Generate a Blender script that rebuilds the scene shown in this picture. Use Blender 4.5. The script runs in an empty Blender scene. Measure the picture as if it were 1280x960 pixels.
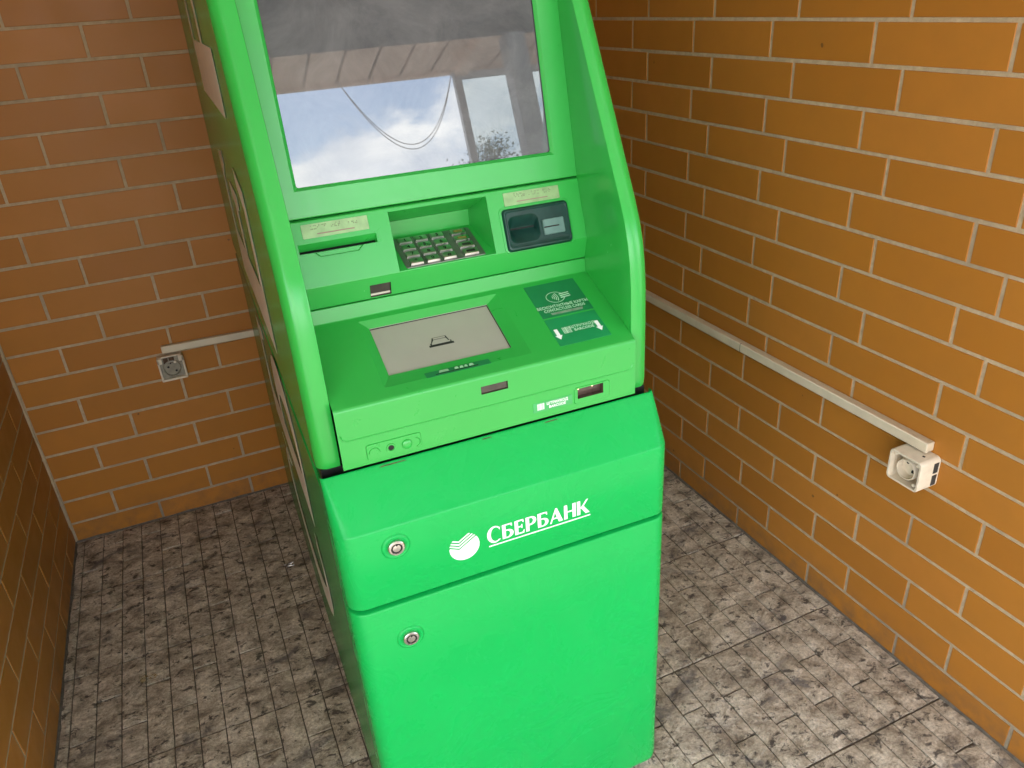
import bpy, bmesh, math, random
from mathutils import Vector, Matrix, noise

random.seed(7)
R = math.radians
C = bpy.context.scene.collection
scene = bpy.context.scene

# ------------------------------------------------------------------ camera
cam_d = bpy.data.cameras.new('camera')
cam = bpy.data.objects.new('camera', cam_d)
C.objects.link(cam)
cam_d.sensor_width = 36.0
cam_d.lens = 961.48 / 1280.0 * 36.0
cam_d.clip_start = 0.02
cam_d.clip_end = 3000.0
rot = Matrix(((0.9090341, -0.41241303, -0.05977036),
              (-0.23643876, -0.39232479, -0.88891955),
              (0.34315261, 0.82219022, -0.45414704)))
m3 = Matrix((rot[0], -Vector(rot[1]), -Vector(rot[2]))).transposed()
cam.matrix_world = Matrix.Translation((-1.19611, -2.17400, 1.34449)) @ m3.to_4x4()
scene.camera = cam

# ------------------------------------------------------------------ world, sun, exposure
SUN_EL, SUN_AZ = R(43.5), R(200)          # azimuth measured from +Y towards +X
world = bpy.data.worlds.new('World')
scene.world = world
world.use_nodes = True
wn, wl = world.node_tree.nodes, world.node_tree.links
wn.clear()


def W(t, **kw):
    n = wn.new(t)
    for k, v in kw.items():
        setattr(n, k, v)
    return n


sky = W('ShaderNodeTexSky', sky_type='NISHITA')
sky.sun_disc = False
sky.sun_elevation = SUN_EL
sky.sun_rotation = SUN_AZ
sky.air_density = 1.0
sky.dust_density = 1.3
tc = W('ShaderNodeTexCoord')
sep = W('ShaderNodeSeparateXYZ')
wl.new(tc.outputs['Generated'], sep.inputs[0])
mp = W('ShaderNodeMapping')
mp.inputs['Scale'].default_value = (1.0, 1.0, 1.9)
mp.inputs['Location'].default_value = (20.55, 9.55, 0.2)
wl.new(tc.outputs['Generated'], mp.inputs[0])
nz = W('ShaderNodeTexNoise')
nz.inputs['Scale'].default_value = 3.6
nz.inputs['Detail'].default_value = 9.0
nz.inputs['Roughness'].default_value = 0.55
wl.new(mp.outputs[0], nz.inputs[0])
# cumulus gets denser towards the horizon
den = W('ShaderNodeMapRange')
den.inputs[1].default_value = 0.05
den.inputs[2].default_value = 0.55
den.inputs[3].default_value = 0.24
den.inputs[4].default_value = -0.10
wl.new(sep.outputs[2], den.inputs[0])
ad = W('ShaderNodeMath', operation='ADD')
wl.new(nz.outputs[0], ad.inputs[0])
wl.new(den.outputs[0], ad.inputs[1])
cr = W('ShaderNodeMapRange', interpolation_type='SMOOTHSTEP')
cr.inputs[1].default_value = 0.56
cr.inputs[2].default_value = 0.64
wl.new(ad.outputs[0], cr.inputs[0])
nz2 = W('ShaderNodeTexNoise')
nz2.inputs['Scale'].default_value = 9.0
nz2.inputs['Detail'].default_value = 6.0
wl.new(mp.outputs[0], nz2.inputs[0])
cc = W('ShaderNodeValToRGB')
cc.color_ramp.elements[0].position = 0.35
cc.color_ramp.elements[0].color = (7.0, 7.5, 8.4, 1)
cc.color_ramp.elements[1].position = 0.65
cc.color_ramp.elements[1].color = (11.4, 11.2, 10.9, 1)
wl.new(nz2.outputs[0], cc.inputs[0])
mx = W('ShaderNodeMix', data_type='RGBA')
wl.new(cr.outputs[0], mx.inputs[0])
wl.new(sky.outputs[0], mx.inputs[6])
wl.new(cc.outputs[0], mx.inputs[7])
bg = W('ShaderNodeBackground')
bg.inputs[1].default_value = 0.15
wl.new(mx.outputs[2], bg.inputs[0])
wo = W('ShaderNodeOutputWorld')
wl.new(bg.outputs[0], wo.inputs[0])

sun_d = bpy.data.lights.new('sun', 'SUN')
sun_d.energy = 4.0
sun_d.angle = R(0.53)
sun_d.color = (1.0, 0.95, 0.88)
sun = bpy.data.objects.new('sun', sun_d)
C.objects.link(sun)
sd = Vector((math.sin(SUN_AZ) * math.cos(SUN_EL), math.cos(SUN_AZ) * math.cos(SUN_EL), math.sin(SUN_EL)))
sun.rotation_euler = sd.to_track_quat('Z', 'Y').to_euler()
sun.location = (0, -6, 8)

scene.view_settings.view_transform = 'Standard'
scene.view_settings.look = 'None'
scene.view_settings.gamma = 1.0
scene.view_settings.exposure = 2.13
scene.render.engine = 'CYCLES'
cy = scene.cycles
cy.use_denoising = True
cy.max_bounces = 10
cy.diffuse_bounces = 6
cy.glossy_bounces = 5
cy.transmission_bounces = 8
cy.sample_clamp_indirect = 8.0
cy.caustics_reflective = False
cy.caustics_refractive = False


# ------------------------------------------------------------------ materials
class NT:
    def __init__(s, name):
        s.m = bpy.data.materials.new(name)
        s.m.use_nodes = True
        s.n, s.l = s.m.node_tree.nodes, s.m.node_tree.links
        s.b = s.n['Principled BSDF']
        s.out = s.n['Material Output']

    def new(s, t, ins=None, **kw):
        n = s.n.new(t)
        for k, v in kw.items():
            setattr(n, k, v)
        for k, v in (ins or {}).items():
            if hasattr(v, 'is_linked'):
                s.l.new(v, n.inputs[k])
            else:
                n.inputs[k].default_value = v
        return n

    def coord(s, world_space=False):
        if world_space:
            return s.new('ShaderNodeNewGeometry').outputs['Position']
        return s.new('ShaderNodeTexCoord').outputs['Object']

    def noise(s, co, scale, detail=4.0, rough=0.5, dist=0.0):
        return s.new('ShaderNodeTexNoise', {'Vector': co, 'Scale': scale, 'Detail': detail,
                                             'Roughness': rough, 'Distortion': dist}).outputs['Fac']

    def ramp(s, fac, stops):
        r = s.new('ShaderNodeValToRGB', {'Fac': fac})
        e = r.color_ramp.elements
        while len(e) < len(stops):
            e.new(0.5)
        for el, (p, c) in zip(e, stops):
            el.position = p
            el.color = (*c, 1) if len(c) == 3 else c
        return r.outputs[0]

    def mix(s, fac, a, b, mode='MIX'):
        n = s.new('ShaderNodeMix', data_type='RGBA', blend_type=mode)
        for i, v in ((0, fac), (6, a), (7, b)):
            if hasattr(v, 'is_linked'):
                s.l.new(v, n.inputs[i])
            else:
                n.inputs[i].default_value = v if i == 0 else (*v, 1)
        return n.outputs[2]

    def rng(s, v, a, b, c, d):
        return s.new('ShaderNodeMapRange', {0: v, 1: a, 2: b, 3: c, 4: d}).outputs[0]

    def math(s, op, a, b=0.0):
        return s.new('ShaderNodeMath', {0: a, 1: b}, operation=op).outputs[0]

    def set(s, **kw):
        names = dict(color='Base Color', rough='Roughness', metal='Metallic', spec='Specular IOR Level',
                     normal='Normal', trans='Transmission Weight', ior='IOR', alpha='Alpha',
                     coat='Coat Weight', coatr='Coat Roughness', em='Emission Color', ems='Emission Strength',
                     sheen='Sheen Weight')
        for k, v in kw.items():
            i = s.b.inputs[names[k]]
            if hasattr(v, 'is_linked'):
                s.l.new(v, i)
            elif isinstance(v, tuple):
                i.default_value = (*v, 1)
            else:
                i.default_value = v
        return s

    def bump(s, h, strength=0.3, dist=0.001):
        return s.new('ShaderNodeBump', {'Height': h, 'Strength': strength, 'Distance': dist}).outputs[0]


def simple(name, col, rough=0.5, metal=0.0, var=0.12, scale=30.0, bump=0.0, **kw):
    t = NT(name)
    co = t.coord()
    n = t.noise(co, scale, 5)
    dark = tuple(c * (1 - var) for c in col)
    lite = tuple(min(1, c * (1 + var)) for c in col)
    t.set(color=t.ramp(n, [(0.3, dark), (0.7, lite)]), metal=metal,
          rough=t.rng(t.noise(co, scale * 0.4, 4), 0.3, 0.7, max(0.02, rough - 0.08), rough + 0.08), **kw)
    if bump:
        t.set(normal=t.bump(t.noise(co, scale * 8, 4), bump))
    return t.m


def green_paint(name, lo, hi, r0, r1, spec, bump=0.06):
    t = NT(name)
    co = t.coord()
    big = t.noise(co, 3.0, 4, 0.6)
    base = t.ramp(big, [(0.3, lo), (0.7, hi)])
    # small chips and dried specks of the paint
    v = t.new('ShaderNodeTexVoronoi', {'Vector': co, 'Scale': 26.0, 'Randomness': 1.0})
    sp = t.math('LESS_THAN', v.outputs['Distance'], 0.045)
    gate = t.math('GREATER_THAN', t.noise(co, 4.0, 2), 0.63)
    sp = t.math('MULTIPLY', sp, gate)
    base = t.mix(t.math('MULTIPLY', sp, 0.8), base, (0.45, 0.62, 0.44))
    # faint greasy smears
    smear = t.noise(co, 9.0, 7, 0.7, 1.5)
    dust = t.rng(smear, 0.55, 0.9, 0.0, 0.025)
    base = t.mix(dust, base, (0.30, 0.42, 0.30))
    t.set(color=base, rough=t.rng(smear, 0.3, 0.8, r0, r1), spec=spec,
          normal=t.bump(t.noise(co, 900.0, 2), bump, 0.0004))
    return t.m


def brick_mat():
    t = NT('glazed_brick')
    co = t.coord()
    oi = t.new('ShaderNodeObjectInfo')
    rnd = oi.outputs['Random']
    off = t.new('ShaderNodeVectorMath', {0: co, 1: oi.outputs['Location']}, operation='ADD').outputs[0]
    c = t.ramp(rnd, [(0.0, (0.370, 0.140, 0.019)), (0.5, (0.405, 0.158, 0.021)), (1.0, (0.440, 0.172, 0.027))])
    cloud = t.noise(off, 14.0, 6, 0.6)
    c = t.mix(t.rng(cloud, 0.3, 0.75, 0.0, 0.45), c, (0.335, 0.138, 0.022))
    v = t.new('ShaderNodeTexVoronoi', {'Vector': off, 'Scale': 17.0})
    sp = t.math('LESS_THAN', v.outputs['Distance'], t.rng(t.noise(off, 60.0, 3), 0.3, 0.7, 0.0, 0.10))
    sp = t.math('MULTIPLY', sp, t.math('GREATER_THAN', t.noise(off, 6.0, 2), 0.58))
    c = t.mix(t.math('MULTIPLY', sp, 0.7), c, (0.10, 0.055, 0.02))
    # splashed dirt just above the floor
    z = t.new('ShaderNodeSeparateXYZ', {0: t.coord(True)}).outputs[2]
    low = t.rng(z, 0.0, 0.11, 0.65, 0.0)
    low = t.math('MULTIPLY', low, t.rng(t.noise(off, 22.0, 6, 0.7), 0.4, 0.65, 0.0, 1.0))
    c = t.mix(low, c, (0.13, 0.085, 0.045))
    t.set(color=c, rough=t.rng(cloud, 0.3, 0.75, 0.40, 0.54), spec=0.30,
          normal=t.bump(t.noise(off, 55.0, 5, 0.6), 0.10, 0.0010))
    return t.m


def mortar_mat():
    t = NT('sandy_mortar')
    co = t.coord(True)
    n = t.noise(co, 60.0, 6, 0.7)
    c = t.ramp(n, [(0.25, (0.36, 0.262, 0.158)), (0.75, (0.56, 0.430, 0.272))])
    g = t.noise(co, 5.0, 5, 0.6)
    c = t.mix(t.rng(g, 0.5, 0.7, 0.0, 0.75), c, (0.32, 0.250, 0.165))
    z = t.new('ShaderNodeSeparateXYZ', {0: co}).outputs[2]
    c = t.mix(t.math('MULTIPLY', t.rng(z, 0.0, 0.22, 0.7, 0.0), t.rng(g, 0.3, 0.6, 0.2, 1.0)), c, (0.16, 0.15, 0.125))
    t.set(color=c, rough=0.9, spec=0.2, normal=t.bump(t.noise(co, 260.0, 5, 0.7), 0.7, 0.0015))
    return t.m


def stone_mat():
    t = NT('slate_look_tile')
    co = t.coord(True)
    st = t.new('ShaderNodeMapping', {'Vector': co, 'Rotation': (0, 0, R(60)), 'Scale': (1.0, 1.5, 1.0)}).outputs[0]
    n1 = t.noise(st, 15.0, 9, 0.76, 0.4)
    c = t.ramp(n1, [(0.33, (0.130, 0.104, 0.076)), (0.42, (0.365, 0.305, 0.228)), (0.51, (0.580, 0.500, 0.385)), (0.61, (0.800, 0.715, 0.580))])
    n2 = t.noise(st, 34.0, 8, 0.75, 0.45)
    c = t.mix(t.rng(n2, 0.545, 0.60, 0.0, 0.92), c, (0.060, 0.050, 0.042))
    n3 = t.noise(st, 5.5, 7, 0.66, 1.0)
    c = t.mix(t.rng(n3, 0.56, 0.66, 0.0, 0.80), c, (0.110, 0.102, 0.108))
    n4 = t.noise(co, 150.0, 5, 0.75)
    c = t.mix(t.rng(n4, 0.35, 0.60, 0.50, 0.0), c, (0.075, 0.062, 0.05))
    h = t.math('ADD', t.math('MULTIPLY', n1, 1.0), t.math('MULTIPLY', n2, 0.6))
    h = t.math('ADD', h, t.math('MULTIPLY', n4, 0.25))
    t.set(color=c, rough=t.rng(n2, 0.3, 0.7, 0.50, 0.72), spec=0.4, normal=t.bump(h, 0.75, 0.006))
    return t.m


def grime_mat():
    t = NT('grimy_grout')
    co = t.coord(True)
    n = t.noise(co, 70.0, 6, 0.7)
    t.set(color=t.ramp(n, [(0.3, (0.055, 0.045, 0.034)), (0.75, (0.17, 0.145, 0.11))]), rough=0.9,
          normal=t.bump(n, 0.6, 0.003))
    return t.m


def screen_mat():
    # dark display behind a reflective glass that has a film of dust and finger marks
    t = NT('reflective_display_glass')
    co = t.coord()
    sm = t.noise(co, 11.0, 8, 0.7, 1.0)
    fine = t.noise(co, 160.0, 3, 0.6)
    v = t.new('ShaderNodeTexVoronoi', {'Vector': co, 'Scale': 55.0})
    spot = t.math('MULTIPLY', t.math('LESS_THAN', v.outputs['Distance'], 0.10), t.math('GREATER_THAN', t.noise(co, 14.0, 2), 0.62))
    dustf = t.math('ADD', t.rng(sm, 0.35, 0.8, 0.05, 0.17), t.math('MULTIPLY', fine, 0.02))
    dark = t.new('ShaderNodeBsdfDiffuse', {'Color': (0.030, 0.032, 0.036, 1)}).outputs[0]
    dust = t.new('ShaderNodeBsdfDiffuse', {'Color': (0.62, 0.60, 0.57, 1)}).outputs[0]
    body = t.new('ShaderNodeMixShader', {0: dustf, 1: dark, 2: dust}).outputs[0]
    gl = t.new('ShaderNodeBsdfGlossy', {'Color': (0.93, 0.97, 1.0, 1), 'Roughness': t.rng(sm, 0.45, 0.8, 0.006, 0.03)}).outputs[0]
    fr = t.new('ShaderNodeFresnel', {'IOR': 2.0}).outputs[0]
    fr = t.math('MULTIPLY', fr, t.math('SUBTRACT', 1.0, t.math('MULTIPLY', spot, 0.45)))
    o = t.new('ShaderNodeMixShader', {0: fr, 1: body, 2: gl}).outputs[0]
    t.l.new(o, t.out.inputs[0])
    return t.m


def clear_glass(name, tint=(0.92, 0.96, 0.95), haze=0.10):
    t = NT(name)
    co = t.coord()
    tr = t.new('ShaderNodeBsdfTransparent', {'Color': (*tint, 1)}).outputs[0]
    df = t.new('ShaderNodeBsdfDiffuse', {'Color': (0.6, 0.6, 0.58, 1)}).outputs[0]
    gl = t.new('ShaderNodeBsdfGlossy', {'Roughness': 0.03}).outputs[0]
    a = t.new('ShaderNodeMixShader', {0: t.rng(t.noise(co, 4.0, 6, 0.7), 0.3, 0.8, haze * 0.5, haze * 1.6), 1: tr, 2: df}).outputs[0]
    fr = t.new('ShaderNodeFresnel', {'IOR': 1.45}).outputs[0]
    o = t.new('ShaderNodeMixShader', {0: fr, 1: a, 2: gl}).outputs[0]
    t.l.new(o, t.out.inputs[0])
    return t.m


M = {}
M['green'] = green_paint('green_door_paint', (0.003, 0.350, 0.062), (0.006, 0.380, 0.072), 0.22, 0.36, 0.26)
M['flank'] = green_paint('green_paint_shaded_flank', (0.008, 0.240, 0.042), (0.012, 0.265, 0.048), 0.22, 0.27, 0.5, 0.0)  # door green darkened: the shade on the flank is put into the colour
M['panel'] = green_paint('green_panel_paint', (0.022, 0.340, 0.046), (0.027, 0.370, 0.055), 0.22, 0.28, 0.5, 0.0)
M['moulding'] = green_paint('green_moulded_plastic', (0.022, 0.340, 0.047), (0.028, 0.372, 0.056), 0.26, 0.40, 0.6)
M['brick'] = brick_mat()
M['mortar'] = mortar_mat()
M['stone'] = stone_mat()
M['grime'] = grime_mat()
M['screen'] = screen_mat()
M['vinyl'] = simple('white_vinyl', (0.80, 0.81, 0.78), 0.45, var=0.05)
M['ivory'] = simple('white_vinyl_shade_tone', (0.62, 0.58, 0.48), 0.42, var=0.06)  # white vinyl; the beige it takes in shade is put into the colour
M['black'] = simple('black_plastic', (0.012, 0.012, 0.012), 0.35)
M['reader'] = simple('dark_grey_reflected_green', (0.006, 0.036, 0.027), 0.36, var=0.25, scale=60, bump=0.05, spec=0.35)  # green tint paints in the machine's reflection on grey plastic
M['reader_light'] = simple('grey_plastic', (0.10, 0.19, 0.165), 0.35, var=0.15, scale=60)
M['steel'] = simple('worn_steel', (0.56, 0.55, 0.52), 0.33, metal=1.0, var=0.18, scale=90)
M['brass'] = simple('dull_lock_metal', (0.60, 0.56, 0.50), 0.30, metal=1.0, var=0.2, scale=200)
M['keytray'] = simple('dark_steel_plate', (0.20, 0.21, 0.19), 0.36, metal=0.7, var=0.25, scale=50)
M['amber'] = simple('faded_yellow_print', (0.20, 0.16, 0.04), 0.5)
M['braille'] = simple('brushed_label_metal', (0.235, 0.375, 0.165), 0.38, metal=0.2, var=0.15, scale=80)
M['braille_dot'] = simple('dark_olive_print', (0.16, 0.19, 0.10), 0.5)
M['rule'] = simple('brown_print', (0.24, 0.17, 0.12), 0.5)
M['sticker'] = simple('dark_green_vinyl', (0.010, 0.185, 0.058), 0.42, var=0.12, scale=25)
M['sticker2'] = simple('mid_green_vinyl', (0.010, 0.235, 0.072), 0.42, var=0.10, scale=25)
M['print'] = simple('pale_green_print', (0.42, 0.66, 0.45), 0.5, var=0.05)
M['printdim'] = simple('worn_pale_print', (0.22, 0.44, 0.24), 0.5, var=0.2)
M['greyprint'] = simple('rubbed_grey_patch', (0.17, 0.26, 0.17), 0.6, var=0.3, scale=120)
M['tray'] = simple('beige_grey_shutter', (0.335, 0.325, 0.270), 0.33, var=0.05, scale=12)
M['iconwhite'] = simple('icon_white', (0.42, 0.46, 0.34), 0.45)
M['smoke'] = simple('smoked_window', (0.045, 0.038, 0.028), 0.14, var=0.3, scale=40)
M['window'] = simple('brown_scanner_glass', (0.07, 0.045, 0.035), 0.15, var=0.3, scale=90)
M['labelclear'] = simple('translucent_label', (0.05, 0.36, 0.10), 0.40, var=0.12)
M['rust'] = simple('rust_stain', (0.085, 0.045, 0.02), 0.8, var=0.4, scale=120)
M['trunk'] = simple('yellowed_white_pvc', (0.62, 0.535, 0.385), 0.40, var=0.07, scale=25)
M['socket'] = simple('aged_white_plastic', (0.68, 0.59, 0.445), 0.40, var=0.08, scale=60)
M['socketgrey'] = simple('grey_socket_plastic', (0.25, 0.225, 0.165), 0.42, var=0.2, scale=80)
M['hole'] = simple('dark_hole', (0.008, 0.007, 0.006), 0.8)
M['grey_hole'] = simple('dark_grey_insert', (0.035, 0.037, 0.034), 0.6)
M['wood'] = simple('painted_soffit_board', (0.66, 0.50, 0.40), 0.6, var=0.12, scale=8)
M['dkwood'] = simple('pale_ceiling_board', (0.66, 0.63, 0.58), 0.65, var=0.25, scale=8)
M['beam'] = simple('dark_painted_beam', (0.10, 0.10, 0.105), 0.55, var=0.2, scale=10)
M['col'] = simple('grey_painted_post', (0.34, 0.34, 0.345), 0.45, var=0.12, scale=12)
M['concrete'] = simple('porch_concrete', (0.34, 0.31, 0.27), 0.85, var=0.2, scale=6, bump=0.3)
M['yard'] = simple('dusty_paving', (0.33, 0.30, 0.25), 0.9, var=0.25, scale=0.6, bump=0.3)
M['bark'] = simple('tree_bark', (0.09, 0.065, 0.045), 0.9, var=0.3, scale=20, bump=0.5)
M['leaf'] = simple('tree_leaf', (0.060, 0.095, 0.028), 0.55, var=0.45, scale=0.8)
M['glass'] = clear_glass('dusty_window_glass')
M['foil'] = simple('crumpled_clear_wrapper', (0.70, 0.70, 0.68), 0.18, metal=0.3)
M['dryleaf'] = simple('dry_leaf', (0.22, 0.15, 0.06), 0.7, var=0.3, scale=90)
M['wire'] = simple('grey_cable', (0.42, 0.42, 0.42), 0.5)
tled = NT('scanner_led')
tled.set(color=(1.0, 0.8, 0.4), em=(1.0, 0.72, 0.30), ems=0.9)
M['led'] = tled.m


# ------------------------------------------------------------------ mesh helpers
class MB:
    """collects faces and links them as ONE mesh object"""

    def __init__(s):
        s.v, s.f, s.s = [], [], []

    def add(s, vs, fs, smooth=False):
        b = len(s.v)
        s.v += [tuple(v) for v in vs]
        s.f += [tuple(i + b for i in f) for f in fs]
        s.s += [smooth] * len(fs)

    def quad(s, a, b, c, d, smooth=False):
        s.add([a, b, c, d], [(0, 1, 2, 3)], smooth)

    def box(s, x0, x1, y0, y1, z0, z1):
        s.add([(x0, y0, z0), (x1, y0, z0), (x1, y1, z0), (x0, y1, z0), (x0, y0, z1), (x1, y0, z1), (x1, y1, z1), (x0, y1, z1)],
              [(0, 3, 2, 1), (4, 5, 6, 7), (0, 1, 5, 4), (1, 2, 6, 5), (2, 3, 7, 6), (3, 0, 4, 7)])

    def loft(s, rings, closed=True, cap0=False, cap1=False, smooth=True):
        n = len(rings[0])
        fs = []
        for i in range(len(rings) - 1):
            for j in range(n if closed else n - 1):
                k = (j + 1) % n
                fs.append((i * n + j, i * n + k, (i + 1) * n + k, (i + 1) * n + j))
        s.add([p for r in rings for p in r], fs, smooth)
        if cap0:
            s.add(rings[0], [tuple(range(n))[::-1]])
        if cap1:
            s.add(rings[-1], [tuple(range(n))])

    def mesh(s, name, mat, weld=True, sharp=30, fix=True):
        me = bpy.data.meshes.new(name)
        me.from_pydata(s.v, [], s.f)
        me.polygons.foreach_set('use_smooth', s.s)
        bm = bmesh.new()
        bm.from_mesh(me)
        if weld:
            bmesh.ops.remove_doubles(bm, verts=bm.verts, dist=1e-6)
        if fix:
            bmesh.ops.recalc_face_normals(bm, faces=bm.faces)
        bm.to_mesh(me)
        bm.free()
        me.set_sharp_from_angle(angle=R(sharp))
        if mat:
            me.materials.append(M[mat])
        return me

    def build(s, name, mat, parent=None, bevel=0.0, seg=2, **kw):
        o = link(name, s.mesh(name, mat, **kw), parent)
        if bevel:
            md = o.modifiers.new('bevel', 'BEVEL')
            md.width = bevel
            md.segments = seg
            md.limit_method = 'ANGLE'
            md.angle_limit = R(40)
            for p in o.data.polygons:
                p.use_smooth = True
            o.data.set_sharp_from_angle(angle=R(50))
        return o


def link(name, me, parent=None):
    o = bpy.data.objects.new(name, me)
    C.objects.link(o)
    if parent:
        o.parent = parent
    return o


def thing(name, label, cat, loc=(0, 0, 0), rz=0.0, group=None):
    o = bpy.data.objects.new(name, None)
    C.objects.link(o)
    o.location = loc
    o.rotation_euler = (0, 0, rz)
    o.empty_display_size = 0.1
    return tag(o, label, cat, group)


def tag(o, label, cat, group=None):
    o['label'] = label
    o['category'] = cat
    if group:
        o['group'] = group
    return o


def struct(o):
    o['kind'] = 'structure'
    return o


def arc(cx, cy, rx, ry, a0, a1, n):
    return [(cx + rx * math.cos(R(a0 + (a1 - a0) * i / n)), cy + ry * math.sin(R(a0 + (a1 - a0) * i / n))) for i in range(n + 1)]


def rrect(xa, xb, ua, ub, r, n=5):
    return (arc(xb - r, ua + r, r, r, -90, 0, n) + arc(xb - r, ub - r, r, r, 0, 90, n) +
            arc(xa + r, ub - r, r, r, 90, 180, n) + arc(xa + r, ua + r, r, r, 180, 270, n))


class Plane:
    """a tilted face of the machine: x across, u upwards along the face, d outwards"""

    def __init__(s, y1, z1, y2, z2):
        L = math.hypot(y2 - y1, z2 - z1)
        s.o = (y1, z1)
        s.t = ((y2 - y1) / L, (z2 - z1) / L)
        s.n = (-s.t[1], s.t[0])
        s.L = L

    def __call__(s, x, u, d=0.0):
        return (x, s.o[0] + s.t[0] * u + s.n[0] * d, s.o[1] + s.t[1] * u + s.n[1] * d)

    def matrix(s):
        return Matrix(((1, 0, 0, 0), (0, s.t[0], s.n[0], s.o[0]), (0, s.t[1], s.n[1], s.o[1]), (0, 0, 0, 1)))


def plate(mb, P, loop, d0, d1, ch=0.0004):
    """extruded outline with a small chamfered edge, lying on plane P"""
    cx = sum(p[0] for p in loop) / len(loop)
    cu = sum(p[1] for p in loop) / len(loop)

    def ins(p, e):
        dx, du = p[0] - cx, p[1] - cu
        l = math.hypot(dx, du) or 1
        return (p[0] - dx / l * e, p[1] - du / l * e)
    r0 = [P(x, u, d0) for x, u in loop]
    r1 = [P(x, u, d1 - ch) for x, u in loop]
    r2 = [P(*ins(p, ch), d1) for p in loop]
    mb.loft([r0, r1, r2], cap1=True, smooth=False)


def disc(mb, P, cx, cu, r, d0, d1, n=20, ch=0.0003):
    plate(mb, P, arc(cx, cu, r, r, 0, 360 - 360 / n, n - 1), d0, d1, ch)


def rev(mb, P, cx, cu, prof, n=24, cap=True):
    rings = [[P(cx + r * math.cos(2 * math.pi * i / n), cu + r * math.sin(2 * math.pi * i / n), d) for i in range(n)] for r, d in prof]
    mb.loft(rings, cap1=cap, smooth=True)


def text_mesh(body, size, P, x, u, d, align='CENTER', sx=1.0, bold=0.0, ext=0.0001, spacing=1.0):
    cu = bpy.data.curves.new('lettering', 'FONT')
    cu.body = body
    cu.size = size
    cu.align_x = align
    cu.extrude = ext
    cu.offset = bold
    cu.space_character = spacing
    cu.resolution_u = 2
    o = bpy.data.objects.new('tmp', cu)
    C.objects.link(o)
    dg = bpy.context.evaluated_depsgraph_get()
    me = bpy.data.meshes.new_from_object(o.evaluated_get(dg))
    bpy.data.objects.remove(o)
    me.transform(P.matrix() @ Matrix.Translation((x, u, d)) @ Matrix.Diagonal((sx, 1, 1, 1)))
    return me


def text(body, size, P, x, u, d, mat, parent, name='lettering', **kw):
    me = text_mesh(body, size, P, x, u, d, **kw)
    me.materials.clear()
    me.materials.append(M[mat])
    return link(name, me, parent)


# letters with thick stems and small flared serifs, cap height 1
def _b(cx, cy, rx, ry, a0, a1):
    return arc(cx, cy, rx, ry, a0, a1, 14)


GL = {
    'С': (0.86, [_b(.47, .5, .47, .53, 42, 318) + [(.835, .10)] + _b(.53, .5, .30, .44, 308, 52) + [(.79, .70), (.85, .97)]]),
    'Б': (0.70, [[(0, 0)] + _b(.34, .30, .36, .30, -90, 90) + [(.22, .60), (.22, .91), (.52, .91), (.57, .78), (.63, .78), (.62, 1), (0, 1)],
                 [(.22, .08)] + _b(.30, .30, .18, .22, -90, 90) + [(.22, .52)]]),
    'Е': (0.62, [[(0, 0), (.58, 0), (.62, .23), (.56, .23), (.50, .09), (.22, .09), (.22, .47), (.41, .47), (.43, .38), (.49, .38), (.49, .66),
                  (.43, .66), (.41, .56), (.22, .56), (.22, .91), (.47, .91), (.53, .78), (.59, .78), (.56, 1), (0, 1)]]),
    'Р': (0.68, [[(0, 0), (.22, 0), (.22, .40)] + _b(.34, .70, .34, .30, -90, 90) + [(0, 1)],
                 [(.22, .49)] + _b(.30, .70, .17, .21, -90, 90) + [(.22, .91)]]),
    'А': (0.86, [[(0, 0), (.11, 0), (.20, .27), (.50, .27), (.59, 0), (.86, 0), (.49, 1.02), (.38, 1.02)], [(.235, .36), (.465, .36), (.35, .73)]]),
    'Н': (0.78, [[(0, 0), (.22, 0), (.22, .45), (.56, .45), (.56, 0), (.78, 0), (.78, 1), (.56, 1), (.56, .54), (.22, .54), (.22, 1), (0, 1)]]),
    'К': (0.84, [[(0, 0), (.22, 0), (.22, .46), (.27, .46), (.57, 0), (.85, 0), (.45, .57), (.76, 1.0), (.63, 1.0), (.30, .55), (.22, .53), (.22, 1), (0, 1)]]),
}


def glyph_mesh(ch, mat4, mat, ext=0.0002):
    cu = bpy.data.curves.new('glyph', 'CURVE')
    cu.dimensions = '2D'
    cu.fill_mode = 'BOTH'
    cu.extrude = ext
    for loop in GL[ch][1]:
        sp = cu.splines.new('POLY')
        sp.points.add(len(loop) - 1)
        for p, (x, y) in zip(sp.points, loop):
            p.co = (x, y, 0, 1)
        sp.use_cyclic_u = True
    o = bpy.data.objects.new('tmp', cu)
    C.objects.link(o)
    me = bpy.data.meshes.new_from_object(o.evaluated_get(bpy.context.evaluated_depsgraph_get()))
    bpy.data.objects.remove(o)
    me.transform(mat4)
    me.materials.clear()
    me.materials.append(M[mat])
    return me


# ------------------------------------------------------------------ setting: ground, floor, walls
XL, XR, YB, YF, ZC = -1.6885, 0.0, 0.0, -1.74, 2.40

mb = MB()
mb.box(-90, 90, -160, -4.95, -0.6, -0.16)
struct(mb.build('yard_ground', 'yard'))
mb = MB()
mb.box(-4.6, 3.6, -4.95, YF, -0.30, -0.012)
struct(mb.build('porch_floor', 'concrete'))
mb = MB()
mb.box(XL - 0.02, XR + 0.02, YF + 0.001, YB + 0.02, -0.30, -0.004)
floor = struct(mb.build('floor', 'grime'))


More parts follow.
